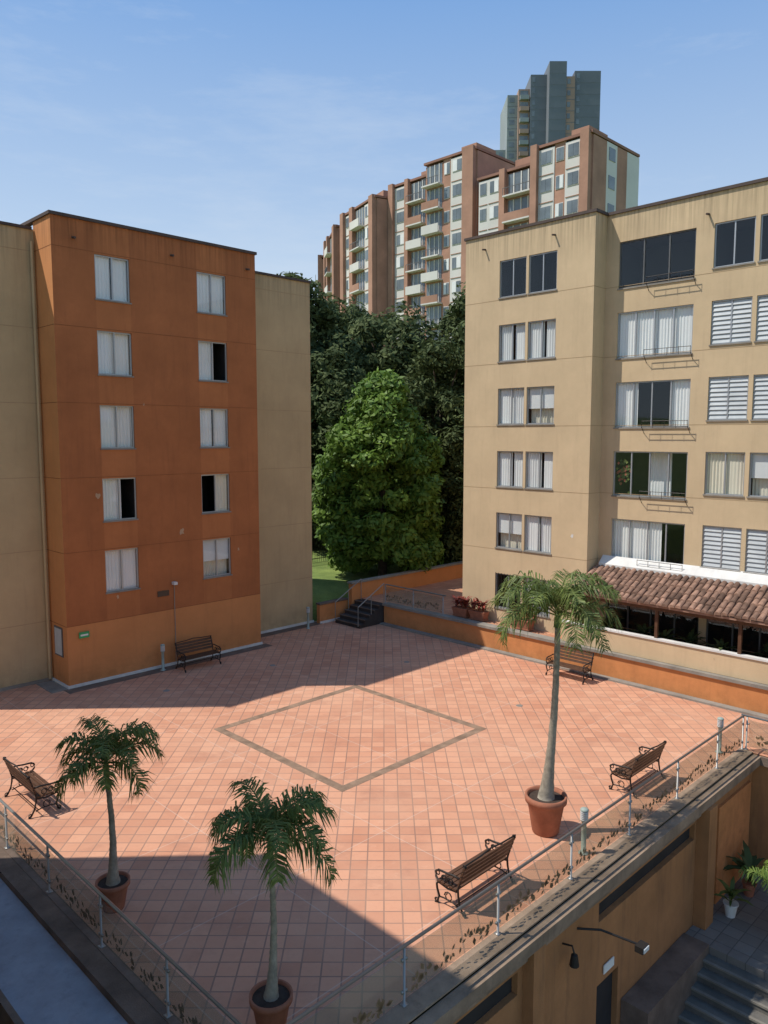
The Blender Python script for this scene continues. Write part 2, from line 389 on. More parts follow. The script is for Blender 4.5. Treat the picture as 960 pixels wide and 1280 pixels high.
# ------------------------------------------------------------------ building B (beige, right)
def building_B():
    e=empty('beige_apartment_building',25.0,20.3); H=16.25
    T=lambda s,d,z:(d,-s,z)
    wl=MB(T); fr=MB(T); gl=MB(T); cu=MB(T); tr=MB(T)
    W1=5.84; tops=[15.2-2.465*k for k in range(6)]
    st=[('dark','dark'),('full','full'),('full','halfblind'),('full','full'),('halfblind','full'),('dark','full')]
    ops=[]
    for k,zt in enumerate(tops):
        for c,(a,b) in enumerate(((1.7,2.95),(3.06,4.3))):
            ops.append((a,b,zt-1.42,zt)); window(fr,gl,cu,a,b,zt-1.42,zt,st[k][c],mull=1)
    wall(wl,0,W1,.3,H,ops,'beige_paint')
    patch(wl,5.2,4.7,.1,'white_trim',8)
    RC=.8
    wl.quad((W1,0,.3),(W1,RC,.3),(W1,RC,H),(W1,0,H),'beige_paint')
    wl.quad((0,0,.3),(0,13,.3),(0,13,H),(0,0,H),'beige_paint'); wl.quad((0,13,.3),(24,13,.3),(24,13,H),(0,13,H),'beige_paint')
    wl.quad((24,13,.3),(24,RC,.3),(24,RC,H),(24,13,H),'beige_paint')
    wl.quad((0,0,H-.01),(W1,0,H-.01),(W1,13,H-.01),(0,13,H-.01),'roof_cap'); wl.quad((W1,RC,H-.01),(24,RC,H-.01),(24,13,H-.01),(W1,13,H-.01),'roof_cap')
    T2=lambda s,d,z:(d+RC,-s,z)
    wl2=MB(T2)
    for m in (fr,gl,cu): m.tf=T2
    off=20.3; ops=[]
    big=['dark','full','sides','mess','left23']
    sm=[('dark','dark'),('louvre','louvre'),('louvre','louvre'),('cream','halfblind'),('louvre','louvre'),]
    a,b=off-13.95,off-11.2
    for k in range(5):
        zt=15.25-2.465*k
        ops.append((a,b,zt-1.62,zt)); window(fr,gl,cu,a,b,zt-1.62,zt,big[k],mull=3 if k else 2,rail=True,fm='frame_dark' if k==0 else 'frame_alu')
        for c,(x,y) in enumerate(((off-10.6,off-9.32),(off-9.18,off-7.9),(off-5.9,off-4.6),(off-4.4,off-3.1))):
            ops.append((x,y,zt-1.40,zt+.02)); window(fr,gl,cu,x,y,zt-1.40,zt+.02,sm[k][c%2])
    for x,y in ((6.2,9.7),(9.95,13.4),(13.7,17.2)):
        ops.append((x,y,.9,3.15)); window(fr,gl,cu,x,y,.9,3.15,'dark',mull=3,fm='frame_dark')  # wide openings with near-black backs, painting in the porch's shade
    wall(wl2,W1,24,.3,H,ops,'beige_paint')
    tr.box(-.06,W1+.06,-.06,.14,H,H+.1,'roof_cap'); tr.box(W1-.14,W1+.06,.14,RC+.14,H,H+.1,'roof_cap'); tr.box(W1+.062,24,RC-.06,RC+.14,H,H+.1,'roof_cap'); tr.box(-.06,.14,.14,13,H,H+.1,'roof_cap')
    for k in range(6):
        z=H-.0-.95-2.465*k-1.75+.15
        if z>1:
            tr.box(.002,W1-.002,-.004,.01,z,z+.018,'groove_shade'); tr.box(W1+.003,24,RC-.004,RC+.01,z,z+.018,'groove_shade'); tr.box(W1-.01,W1+.004,.011,RC-.005,z,z+.018,'groove_shade')
    tr.add([(W1+.2,RC-.003,4.0),(24,RC-.003,4.0),(24,RC-.30,3.72),(W1+.2,RC-.30,3.72),(W1+.2,RC-.003,3.6),(24,RC-.003,3.6),(24,RC-.30,3.62),(W1+.2,RC-.30,3.62)],[(0,1,2,3),(4,5,6,7),(3,2,6,7),(0,3,7,4),(1,2,6,5)],'white_trim')
    for s in (1.0,4.2): tr.tube([(s,0,15.75),(s,-.2,15.72)],.035,'roof_cap',6)
    for s in (9.5,13.0): tr.tube([(s,RC,15.6),(s,RC-.2,15.57)],.035,'roof_cap',6)
    for a0,b0 in ((1.7,2.95),(3.06,4.3)):
        for x in np.linspace(a0+.05,b0-.05,9): tr.tube([(x,-.04,1.46),(x,-.04,2.9)],.012,'iron',5)
    wl.build('walls',e); wl2.build('walls_wing',e); fr.build('window_frames',e); gl.build('window_glass',e); cu.build('curtains',e); tr.build('trim_and_parapet',e)
building_B()

# ------------------------------------------------------------------ tiled porch
def porch():
    e=empty('tiled_roof_porch',25.8,14.4); b=MB(); 
    L0,L1=0.0,13.5
    T=lambda s,d,z:(d,-s,z); b.tf=T
    n=int((L1-L0)/.21); rows=5
    d0,d1=-.22,-1.85; z0,z1=3.64,2.86
    for i in range(n):
        for j in range(rows):
            t0=j/rows; t1=(j+1.25)/rows
            s=L0+.21*i+.1+random.uniform(-.018,.018); jj=random.uniform(-.02,.02)
            vs=[];K=6
            for (t,r,h) in ((t0,.085,.0),(min(t1,1.04)+random.uniform(-.02,.01),.105,.03)):
                for k in range(K+1):
                    a=math.pi*k/K; vs.append((s+r*math.cos(a),d0+(d1-d0)*t,z0+(z1-z0)*t+h+jj+r*.9*math.sin(a)))
            b.add(vs,[(k,k+1,K+2+k,K+1+k) for k in range(K)]+[tuple(range(K+1,2*K+2))],'roof_tile')
    b.add([(L0,d0,z0-.02),(L1,d0,z0-.02),(L1,d1,z1-.02),(L0,d1,z1-.02),(L0,d0,z0-.09),(L1,d0,z0-.09),(L1,d1,z1-.09),(L0,d1,z1-.09)],
          [(0,1,2,3),(4,5,6,7),(0,1,5,4),(1,2,6,5),(2,3,7,6),(3,0,4,7)],'roof_tile')
    b.build('clay_tiles',e)
    q=MB(T)
    for s in (.3,3.0,5.7,8.4,11.1): q.box(s,s+.10,-1.62,-1.52,.9,2.80,'bench_wood')
    q.box(L0,L1,-1.64,-1.52,2.62,2.76,'bench_wood')
    q.build('timber_posts',e)
porch()
def lowwall():
    e=empty('porch_parapet_wall',24.12,14.9); b=MB(lambda s,d,z:(d,-s,z))
    b.box(0,14,0.02,.16,.93,1.62,'beige_paint'); b.box(-.04,14,-.02,.2,1.62,1.68,'white_trim'); b.build('wall',e)
lowwall()

# ------------------------------------------------------------------ terrace
def terrace():
    e=empty('terrace_floor',0,0)
    b=MB(); 
    b.quad((5.05,7.0,0),(24,7.0,0),(24,26.5,0),(5.05,26.5,0),'terrace_tile')
    b.quad((20.9,-8,0),(24,-8,0),(24,7.0,0),(20.9,7.0,0),'terrace_tile')
    b.build('tiles',e)
    d=MB(); z=.004; w=.24
    p0,p1=11.65,17.25; r0,r1=13.05,18.6
    d.box(p0,p1,r0,r0+w,0,z,'band_tile'); d.box(p0,p1,r1-w,r1,0,z,'band_tile')
    d.box(p0,p0+w,r0+w,r1-w,0,z,'band_tile'); d.box(p1-w,p1,r0+w,r1-w,0,z,'band_tile')
    d.box(5.05,20.9,7.0,7.35,0,.03,'brown_coping'); d.box(5.05,5.2,7.35,26.4,0,.03,'dark_coping')
    d.box(9.6,10.14,25.0,26.3,0,.02,'concrete'); d.box(10.0,18.2,24.55,24.99,0,.012,'dark_coping')
    d.box(18.2,22.0,25.9,26.35,0,.012,'dark_coping'); d.box(23.72,23.99,-8,24,0,.06,'concrete')
    for p,r in ((12.4,22.6),(16.6,22.4),(20.4,19.2),(19.5,13.5),(8.7,19.0)):
        d.lathe([(.0,.012),(.09,.012),(.11,.0)],'concrete',16,(p,r)); 
    d.build('paving_bands',e)
terrace()

def planter_walls():
    e=empty('terrace_retaining_wall',24.0,15.0)
    b=MB(lambda p,r,z:(p-24,r-15,z))
    b.box(24.0,24.22,-8,24.0,0,.82,'orange_paint'); b.box(23.93,24.34,-8,24.05,.82,.92,'concrete')
    b.build('wall',e)
    e=empty('deck_floor',26,23); b=MB(lambda p,r,z:(p-26,r-23,z))
    b.box(24.22,25.0,-8,20.3,.3,.87,'deck_tile'); b.box(24.22,40,20.3,25.7,.3,.87,'deck_tile'); b.box(25,25.8,-8,14.46,.3,.87,'deck_tile')
    b.build('tiles',e)
    e=empty('orange_parapet_wall',26,25.8); b=MB(lambda p,r,z:(p-26,r-25.8,z))
    b.box(23.6,40,25.7,25.9,.0,1.62,'orange_paint'); b.box(23.55,40,25.64,25.96,1.62,1.70,'concrete')
    b.box(21.9,23.6,25.98,26.18,0,.85,'orange_paint'); b.box(21.88,23.6,25.93,26.23,.85,.92,'dark_coping'); b.box(21.9,23.6,25.93,25.978,0,.1,'white_trim')
    b.build('wall',e)
    e=empty('deck_stairs',23,24.8); b=MB(lambda p,r,z:(p-23,r-24.8,z))
    for k in range(5):
        b.box(22.55+.3*k,22.85+.3*k if k<4 else 24.22,24.06,25.68,0,.17*(k+1),'dark_step')
        b.box(22.53+.3*k,22.57+.3*k,24.05,25.69,.17*(k+1)-.03,.17*(k+1)+.004,'dark_coping')
    b.build('steps',e)
    h=MB(lambda p,r,z:(p-23,r-24.8,z))
    for r in (24.1,25.6):
        h.tube([(22.5,r,.95),(24.1,r,1.8)],.022,'steel')
        for t in (0,.5,1): h.tube([(22.5+1.6*t,r,.1+.75*t),(22.5+1.6*t,r,.95+.85*t)],.018,'steel')
    h.build('handrails',e)
planter_walls()

# ------------------------------------------------------------------ glass railings
def leafcluster(b,x0,x1,zb,seed):
    rnd=random.Random(seed); x=x0+.1
    while x<x1-.1:
        cx=x+rnd.uniform(0,.1); cz=zb+rnd.uniform(.10,.26)
        for k in range(rnd.randint(4,7)):
            a=rnd.uniform(0,6.28); l=rnd.uniform(.09,.16); w=l*.26
            dx,dz=math.cos(a),math.sin(a); nx,nz=-dz,dx
            if cz+dz*l<zb: dz=-dz; nx=-dz
            o=.03
            pts=[(cx+dx*o,cz+dz*o),(cx+dx*(o+l*.5)+nx*w,cz+dz*(o+l*.5)+nz*w),(cx+dx*(o+l),cz+dz*(o+l)),(cx+dx*(o+l*.5)-nx*w,cz+dz*(o+l*.5)-nz*w)]
            b.add([(p[0],-.014,p[1]) for p in pts],[(0,1,2,3)],'etched_leaf')
        x+=rnd.uniform(.16,.28)
def railing(name,p,r,length,rot,spacing,z=0,h=.92,leaves=True,first=0.):
    e=empty(name,p,r,z,rot); posts=MB(); g=MB(); lf=MB()
    xs=[first]; 
    while xs[-1]+spacing<length-.3: xs.append(xs[-1]+spacing)
    xs.append(length)
    for x in xs:
        posts.tube([(x,0,0),(x,0,h-.03)],.022,'steel',8); posts.box(x-.05,x+.05,-.05,.05,0,.012,'steel')
        posts.tube([(x,0,h-.05),(x,0,h)],.012,'steel',6)
    posts.tube([(xs[0]-.15,0,h),(length,0,h)],.027,'steel',9)
    for a,b_ in zip(xs[:-1],xs[1:]):
        g.box(a+.05,b_-.05,-.005,.005,.10,h-.10,'rail_glass')
        for t in (.15,.85):
            for xx in (a+.04,b_-.04): posts.box(xx-.02,xx+.02,-.018,.018,.1+(h-.2)*t-.02,.1+(h-.2)*t+.02,'steel')
        if leaves: leafcluster(lf,a+.1,b_-.1,.1,int(a*77)+5)
    posts.build('posts_and_handrail',e,True); g.build('glass_panels',e)
    if leaves: lf.build('leaf_pattern',e)
railing('glass_railing',5.4,7.28,15.5,0,2.3,.03)
railing('glass_railing',5.12,7.4,19.0,math.pi/2,2.15,.03)
railing('glass_railing',20.95,7.2,12,-math.pi/2,2.3,.03)
railing('glass_railing',24.1,20.6,3.4,math.pi/2,1.7,.92,h=.85)

# ------------------------------------------------------------------ lower courtyard on the right
def court():
    e=empty('courtyard_wall',14,7.0); b=MB(lambda s,d,z:(s-14,d,z))
    ops=[(12.9,17.3,-1.02,-.62),(6.0,10.2,-1.04,-.62),(12.9,13.75,-4.9,-2.35)]
    wall(b,3.5,20.9,-5.2,-.25,ops,'ochre_wall',rev=.12)
    for a,c,z0,z1 in ops: b.quad((a,.12,z0),(c,.12,z0),(c,.12,z1),(a,.12,z1),'shaded_interior')  # near-black sheets stand in for deep shade inside slots and doorway
    b.box(17.4,17.85,-.30,-.002,-3.2,-.252,'ochre_wall'); b.box(10.35,10.7,-.22,-.002,-5,-.252,'ochre_wall')
    b.box(18.6,20.7,-.06,-.003,-3.2,-.7,'orange_paint')
    b.box(3.5,20.9,-.22,.0,-.25,-.03,'brown_coping'); 
    b.box(3.5,17.4,-.10,-.003,-.45,-.251,'brown_coping')
    b.box(20.9,21.1,-15,-.0,-5,-.02,'ochre_wall'); b.box(20.82,20.9,-15,-.22,-.25,-.02,'dark_coping')
    b.build('walls',e)
    e=empty('courtyard_paving',18,4); b=MB(lambda p,r,z:(p-18,r-4,z))
    b.box(16.9,20.9,-10,6.99,-5.1,-3.2,'court_paver'); b.quad((-5,-10,-4.95),(14,-10,-4.95),(14,6.99,-4.95),(-5,6.99,-4.95),'court_paver')
    b.build('pavers',e)
    e=empty('courtyard_stairs',15.4,4); b=MB(lambda p,r,z:(p-15.4,r-4,z))
    for k in range(10):
        b.box(16.9-.3*(k+1),16.9-.3*k,-4,6.4,-5,-3.2-.17*(k+1),'paver_grey')
        b.box(16.9-.3*(k+1)-.03,16.9-.3*(k+1)+.04,-4,6.4,-3.2-.17*(k+1)-.04,-3.2-.17*(k+1)+.006,'step_edge')
    b.box(13.9,16.9,6.4,6.99,-5,-3.15,'dark_coping')
    b.build('steps',e)
    e=empty('floodlight_arm',12.1,7.0,-.75); b=MB()
    b.tube([(0,0,0),(.25,-.35,.02),(.55,-.95,-.12)],.022,'iron'); b.box(.45,.68,-1.08,-.92,-.22,-.1,'iron'); b.box(.47,.66,-1.10,-1.081,-.2,-.12,'lamp_white'); b.build('arm_and_head',e)
    e=empty('wall_lamp',11.6,7.0,-1.0); b=MB()
    b.tube([(0,0,.2),(0,-.2,.25),(0,-.25,.12)],.018,'iron'); b.lathe([(.0,.12),(.06,.1),(.09,-.1),(.0,-.12)],'iron',12,(0,-.25)); b.build('lamp',e)
    e=empty('door_sign',13.3,6.98,-2.1); b=MB(); b.box(-.2,.2,-.02,.0,-.08,.1,'sign_white'); b.build('plate',e)
court()
def leftedge():
    e=empty('concrete_ledge',4.2,15); b=MB(lambda p,r,z:(p-4.2,r-15,z))
    b.box(4.72,5.05,6.6,30,-.5,.02,'dark_coping'); b.box(3.6,4.72,6.6,30,-.45,-.12,'grey_slab'); b.box(3.5,3.6,6.6,30,-.45,.0,'dark_coping')
    b.box(-2,3.5,6.6,30,-2.4,-2.0,'court_paver'); b.box(4.75,5.0,6.8,30,-5,-.5,'ochre_wall')
    b.build('ledge',e)
leftedge()
def building_C():
    e=empty('neighbour_apartment_building',2,18.4); T=lambda s,d,z:(-d,-s,z)
    wl=MB(T);fr=MB(T);gl=MB(T);cu=MB(T); ops=[]
    for k in range(6):
        for a in (1.5,3.0,6.5,8.0):
            z=12.9-2.46*k; ops.append((a,a+1.25,z-1.42,z)); window(fr,gl,cu,a,a+1.25,z-1.42,z,'full')
    wall(wl,0,11.45,-5,14.4,ops,'beige_paint')
    wl.quad((0,0,-5),(0,12,-5),(0,12,14.4),(0,0,14.4),'beige_paint'); wl.quad((11.45,0,-5),(11.45,12,-5),(11.45,12,14.4),(11.45,0,14.4),'beige_paint')
    wl.quad((0,12,-5),(11.45,12,-5),(11.45,12,14.4),(0,12,14.4),'beige_paint'); wl.quad((0,0,14.39),(11.45,0,14.39),(11.45,12,14.39),(0,12,14.39),'roof_cap')
    wl.build('walls',e);fr.build('window_frames',e);gl.build('window_glass',e);cu.build('curtains',e)
building_C()

# ------------------------------------------------------------------ benches
def bench(p,r,rot):
    e=empty('park_bench',p,r,0,rot)
    Lh=.76; s=MB(); i=MB()
    for k in range(5):
        y=-.0+.095*k; s.box(-Lh,Lh,y,y+.075,.42+(.012 if k==4 else 0),.45,'bench_wood')
    for k in range(4):
        z=.54+.10*k; y=-.03-.035*k
        s.add([(-Lh,y,z),(Lh,y,z),(Lh,y-.025,z),(-Lh,y-.025,z),(-Lh,y-.025,z+.075),(Lh,y-.025,z+.075),(Lh,y-.05,z+.075),(-Lh,y-.05,z+.075)],
              [(0,1,2,3),(4,5,6,7),(0,1,5,4),(1,2,6,5),(2,3,7,6),(3,0,4,7)],'bench_wood')
    for x in (-Lh+.03,Lh-.03):
        t=.02
        i.tube([(x,.50,0),(x,.44,.06),(x,.41,.16),(x,.46,.28),(x,.47,.36),(x,.43,.42)],t,'iron')
        i.tube([(x,-.20,0),(x,-.13,.06),(x,-.06,.18),(x,-.03,.32),(x,-.02,.44),(x,-.06,.6),(x,-.11,.78),(x,-.17,.95)],t,'iron')
        i.tube([(x,-.03,.40),(x,.2,.37),(x,.45,.41)],t*.9,'iron')
        i.tube([(x,.42,.42),(x,.49,.50),(x,.50,.58),(x,.43,.64),(x,.25,.65),(x,.08,.67),(x,-.07,.66)],t,'iron')
        for (cy,cz,rr) in ((.45,.58,.05),(.47,.05,.045),(-.16,.05,.045),(.16,.52,.075),(.30,.53,.06),(.2,.22,.09),(-.17,.93,.035)):
            i.tube([(x,cy+rr*(1-a*.05)*math.cos(a),cz+rr*(1-a*.05)*math.sin(a)) for a in np.linspace(0,7.5,12)],.012,'iron',5)
        i.tube([(x,-.04,.12),(x,.1,.16),(x,.3,.16),(x,.42,.14)],.014,'iron',5)
    i.tube([(-Lh,-.0,.16),(Lh,-.0,.16)],.012,'iron',5)
    i.tube([(-Lh,-.175,.95),(-.3,-.18,.965),(0,-.18,1.0),(.3,-.18,.965),(Lh,-.175,.95)],.016,'iron',6)
    s.build('slats',e); i.build('cast_iron_frame',e,True)
bench(6.1,17.7,-math.pi/2)
bench(14.6,24.35,math.pi)
bench(23.2,13.9,math.pi/2)
bench(17.0,8.15,0)
bench(10.7,8.15,0)

def bollard(p,r,h=.95):
    e=empty('bollard_light',p,r,0,0); b=MB()
    b.lathe([(0,.0),(.1,.0),(.1,.02),(.05,.03),(.05,h-.28),(.075,h-.26),(.075,h-.24)],'lamp_green',16)
    for k in range(5):
        z=h-.23+.038*k; b.lathe([(.05,z),(.085,z),(.07,z+.02),(.05,z+.02)],'lamp_white',16)
    b.lathe([(.085,h-.04),(.085,h-.02),(.06,h+.005),(0,h+.015)],'lamp_green',16)
    b.build('post_and_louvre_head',e,True)
for p,r in ((13.3,7.6),(20.3,7.65),(13.45,24.7),(21.0,25.7),(6.3,22.5)): bollard(p,r)

# ------------------------------------------------------------------ palms
def frond(b,base,az,el,L,droop,lf,m,rnd):
    n=18; p=Vector(base); d=L/n; pts=[p.copy()]; dirs=[]
    for i in range(n):
        t=i/n; a=el-droop*(t**1.3)
        v=Vector((math.cos(az)*math.cos(a),math.sin(az)*math.cos(a),math.sin(a)))
        dirs.append(v); p=p+v*d; pts.append(p.copy())
    b.tube(pts,[.014*(1-.8*i/n)+.003 for i in range(n+1)],m,4,False)
    side0=Vector((-math.sin(az),math.cos(az),0))
    vs=[];fs=[]
    for i in range(1,n):
        for sub in (0,.33,.66):
            t=(i+sub)/n
            if t<.14: continue
            v=dirs[i]; q=pts[i]+v*d*sub
            l=lf*(math.sin(math.pi*min(1,t*.80+.16))**.6)*rnd.uniform(.7,1.2)
            upv=side0.cross(v)*-1
            if upv.z<0: upv=-upv
            for sg in (-1,1):
                w=.012+.009*rnd.random(); up=rnd.uniform(-.25,.55)
                dd=(side0*sg*.75+v*rnd.uniform(.35,.8)+upv*up).normalized()
                mid=q+dd*l*.55; tip=q+dd*l+Vector((0,0,-l*rnd.uniform(.3,.75)))
                o=len(vs)
                vs+=[tuple(q-v*w*.5),tuple(q+v*w*.5),tuple(mid+v*w),tuple(mid-v*w),tuple(tip)]
                fs+=[(o,o+1,o+2,o+3),(o+3,o+2,o+4)]
    b.add(vs,fs,m)
def palm(p,r,crown_z,pot_r,pot_h,lean=(0,0),L=1.25,nf=15,seed=1,lf=.36,base_r=.07,m='leaf_palm'):
    rnd=random.Random(seed)
    e=empty('potted_palm',p,r,0,-R45)
    b=MB()
    b.lathe([(0,0.0),(pot_r*.62,0),(pot_r*.66,.04),(pot_r*.9,pot_h*.8),(pot_r*.93,pot_h*.82),(pot_r*1.02,pot_h*.84),(pot_r*1.03,pot_h),(pot_r*.92,pot_h),(pot_r*.88,pot_h*.9)],'terracotta_pot',32)
    b.lathe([(pot_r*.885,pot_h*.91),(0,pot_h*.93)],'soil',32)
    b.build('clay_pot',e,True)
    t=MB(); pts=[];rad=[]; n=40; z0=pot_h*.9
    for i in range(n+1):
        s=i/n; pts.append((lean[0]*s+.05*math.sin(s*3)+rnd.uniform(-.004,.004),lean[1]*s,z0+(crown_z-.3-z0)*s))
        rad.append(base_r*(.85+1.0*math.exp(-s*7)-.28*s)+(.005 if i%2 else 0))
    t.tube(pts,rad,'trunk',12); top=Vector(pts[-1])
    t.tube([top,top+Vector((0,0,.15)),top+Vector((0,0,.34))],[base_r*.8,base_r*.75,base_r*.35],'crownshaft',10)
    t.build('trunk',e,True)
    c=MB(); base=top+Vector((0,0,.30))
    for k in range(nf):
        az=2.399*k+rnd.uniform(-.25,.25); s=k/nf
        frond(c,base+Vector((0,0,-.08*s)),az,math.radians(80-62*s)+rnd.uniform(-.12,.12),L*rnd.uniform(.82,1.1),math.radians(120)+rnd.uniform(-.25,.35),lf,m,rnd)
    c.build('fronds',e)
palm(5.76,12.6,2.75,.29,.52,(-.05,0),L=1.12,seed=2,nf=14)
palm(6.04,8.3,2.85,.30,.55,(.0,.05),L=1.2,seed=5,nf=15,lf=.36,base_r=.06)
palm(13.5,8.63,4.75,.43,.82,(.16,0),L=1.65,seed=9,nf=19,lf=.46,base_r=.10)

def strap_plant(name,p,r,z,n,L,m,pot='box',seed=0,potm='terracotta_pot'):
    rnd=random.Random(seed); e=empty(name,p,r,z)
    b=MB()
    if pot=='box':
        b.box(-.18,.18,-.35,.35,0,.05,potm)
        b.add([(-.15,-.32,.05),(.15,-.32,.05),(.15,.32,.05),(-.15,.32,.05),(-.2,-.4,.36),(.2,-.4,.36),(.2,.4,.36),(-.2,.4,.36)],[(0,1,5,4),(1,2,6,5),(2,3,7,6),(3,0,4,7),(4,5,6,7)],potm); top=.36; centers=[(0,-.22),(0,0.02),(0,.25)]
    else:
        b.lathe([(0,0),(.11,0),(.16,.3),(.18,.31),(.18,.34),(.15,.34),(.0,.32)],potm,16); top=.33; centers=[(0,0)]
    b.build('planter',e)
    c=MB()
    for cx,cy in centers:
        for k in range(n):
            az=rnd.uniform(0,6.28); el=rnd.uniform(.5,1.45); l=L*rnd.uniform(.6,1.1); w=.035*l/.4
            h0=rnd.uniform(0,.25); p0=Vector((cx,cy,top+h0)); 
            vs=[];prev=p0
            for i,ww in enumerate((.3,1,.9,.05)):
                vs+=[prev+Vector((-math.sin(az),math.cos(az),0))*w*ww,prev-Vector((-math.sin(az),math.cos(az),0))*w*ww]
                a=el-.5*i; prev=prev+Vector((math.cos(az)*math.cos(a),math.sin(az)*math.cos(a),math.sin(a)))*l/3
            c.add([tuple(v) for v in vs],[(0,1,3,2),(2,3,5,4),(4,5,7,6)],m)
    c.build('leaves',e)
strap_plant('red_cordyline_planter',24.6,20.0,.92,34,.5,'red_leaf',seed=1)
strap_plant('red_cordyline_planter',24.6,19.1,.92,34,.45,'red_leaf',seed=2)
strap_plant('red_cordyline_planter',24.6,16.9,.92,34,.5,'red_leaf',seed=3)
for k,(pp,rr) in enumerate(((25.2,13.6),(25.1,12.2),(24.9,11.4),(25.2,10.6),(24.8,9.4),(25.3,8.1))):
    strap_plant('porch_plant',pp,rr,.88,34,.75,'leaf_dark',pot='round',seed=20+k)
strap_plant('courtyard_plant',18.4,6.5,-3.2,20,.6,'leaf_palm',pot='round',seed=7,potm='white_trim')
strap_plant('courtyard_plant',19.6,6.5,-3.2,24,1.0,'leaf_dark',pot='round',seed=8)
def areca():
    e=empty('areca_palm',18.3,5.15,-3.2,-R45); c=MB(); rnd=random.Random(4)
    for k in range(14):
        a=rnd.uniform(0,6.28); c.tube([(0.1*math.cos(a),.1*math.sin(a),0),(.2*math.cos(a),.2*math.sin(a),.9)],.02,'crownshaft',6)
        frond(c,(.2*math.cos(a),.2*math.sin(a),.9),a,rnd.uniform(.9,1.4),1.15,1.8,.36,'leaf_yellow',rnd)
    c.build('fronds',e)
areca()

# ------------------------------------------------------------------ trees
def crown_mesh(name,prof,H0,H1,rad,nclump,nleaf,lsize,crad,m,seed):
    rng=np.random.default_rng(seed); C=[]
    while len(C)<nclump:
        t=rng.random(); R=rad*prof(t); 
        if rng.random()>prof(t)+.15: continue
        a=rng.random()*6.283; q=R*(rng.random()**.33)*.95
        C.append((q*math.cos(a),q*math.sin(a),H0+(H1-H0)*t))
    C=np.array(C); N=nclump*nleaf
    cen=np.repeat(C,nleaf,axis=0); cr=np.repeat(rng.uniform(.6,1.25,nclump)*crad,nleaf)
    d=rng.normal(size=(N,3)); d/=np.linalg.norm(d,axis=1)[:,None]
    rr=cr*(.55+.5*rng.random(N)); pos=cen+d*rr[:,None]*np.array([1,1,.72])
    nrm=d*.8+rng.normal(size=(N,3))*.5+np.array([-.15,-.1,.45]); nrm/=np.linalg.norm(nrm,axis=1)[:,None]
    t1=np.cross(nrm,rng.normal(size=(N,3))); t1/=np.linalg.norm(t1,axis=1)[:,None]; t2=np.cross(nrm,t1)
    l=lsize*rng.uniform(.7,1.3,N)[:,None]
    V=np.stack([pos-t1*l,pos+t2*l*.42,pos+t1*l,pos-t2*l*.42],axis=1).reshape(-1,3)
    me=bpy.data.meshes.new(name); me.vertices.add(4*N); me.vertices.foreach_set('co',V.ravel())
    me.loops.add(4*N); me.loops.foreach_set('vertex_index',np.arange(4*N))
    me.polygons.add(N); me.polygons.foreach_set('loop_start',np.arange(0,4*N,4)); me.polygons.foreach_set('loop_total',np.full(N,4))
    me.materials.append(MATS[m]); me.update(calc_edges=True); me.validate()
    return me,C
def limbs_mesh(name,C,H,r0,seed,nb=16):
    rnd=random.Random(seed); b=MB()
    b.tube([(0,0,-.5),(.05,.03,H*.25),(0,.1,H*.5),(-.1,0,H*.8)],[r0*1.2,r0,r0*.7,r0*.25],'bark',10)
    idx=rnd.sample(range(len(C)),min(nb,len(C)))
    for i in idx:
        c=Vector(C[i]); z=min(c.z*.75,H*.7); s=Vector((0,.05,max(H*.15,z-1)))
        m_=(s+c)/2+Vector((0,0,.3)); b.tube([s,m_,c],[r0*.35,r0*.22,r0*.07],'bark',6)
    o=b.build(name,None,True); me=o.data; bpy.data.objects.remove(o); return me
def place_tree(name,x,y,z,sc,rot,cm,lm):
    e=empty(name,x,y,z,rot,world=True); e.scale=(sc,sc,sc)
    for n,me in (('crown',cm),('trunk_and_limbs',lm)):
        o=bpy.data.objects.new(n,me); scene.collection.objects.link(o); o.parent=e
egg=lambda t: max(0,math.sin(math.pi*min(1,(t*.90+.10)**.72)))**.55
cm,C=crown_mesh('front_crown',egg,.7,10.4,3.3,200,250,.19,.82,'leaf_bright',11)
lm=limbs_mesh('front_limbs',C,9.5,.22,4)
place_tree('broadleaf_tree',-.1,40.5,.9,1,0,cm,lm)
rnd_=lambda t: max(0,math.sin(math.pi*min(1,t*.8+.18)))**.6
cmA,CA=crown_mesh('tall_crown_a',rnd_,4,16.6,4.6,150,190,.22,1.3,'leaf_dark',21); lmA=limbs_mesh('tall_limbs_a',CA,15,.35,5,26)
cmB,CB=crown_mesh('tall_crown_b',rnd_,2,14.5,4.9,150,190,.22,1.3,'leaf_dark',22); lmB=limbs_mesh('tall_limbs_b',CB,14,.35,6,26)
for i,(x,y,z,s) in enumerate(((-5.5,49,1.5,.98),(.5,52,1.5,1.02),(6.3,50,1.5,.98),(3.3,46.5,1,.86),(9.5,56,2,1.),(-3.2,58,2.5,1.05),(-3.2,46.5,1.2,.72),(5.4,44.5,1,.6))):
    place_tree('tall_shade_tree',x,y,z,s,i*1.3,(cmA,cmB)[i%2],(lmA,lmB)[i%2])
cmS,CS=crown_mesh('shrub_crown',rnd_,.0,2.6,1.9,40,150,.16,.7,'leaf_dark',31); lmS=limbs_mesh('shrub_limbs',CS,2,.06,7,8)
for i,(x,y) in enumerate(((-4.5,47.5),(1.5,45.5),(4,44),(6.5,46))): place_tree('garden_shrub',x,y,1.2,1.0,i,cmS,lmS)

def fence():
    e=empty('iron_fence',22,33.5,1.2); b=MB()
    for k in range(120):
        x=.16*k; b.tube([(x,0,-.3),(x,0,1.75),(x,0,1.85)],[.014,.014,.003],'iron',4)
    for z in (.2,1.5): b.box(0,19,-.015,.015,z,z+.04,'iron')
    b.build('pickets',e)
fence()

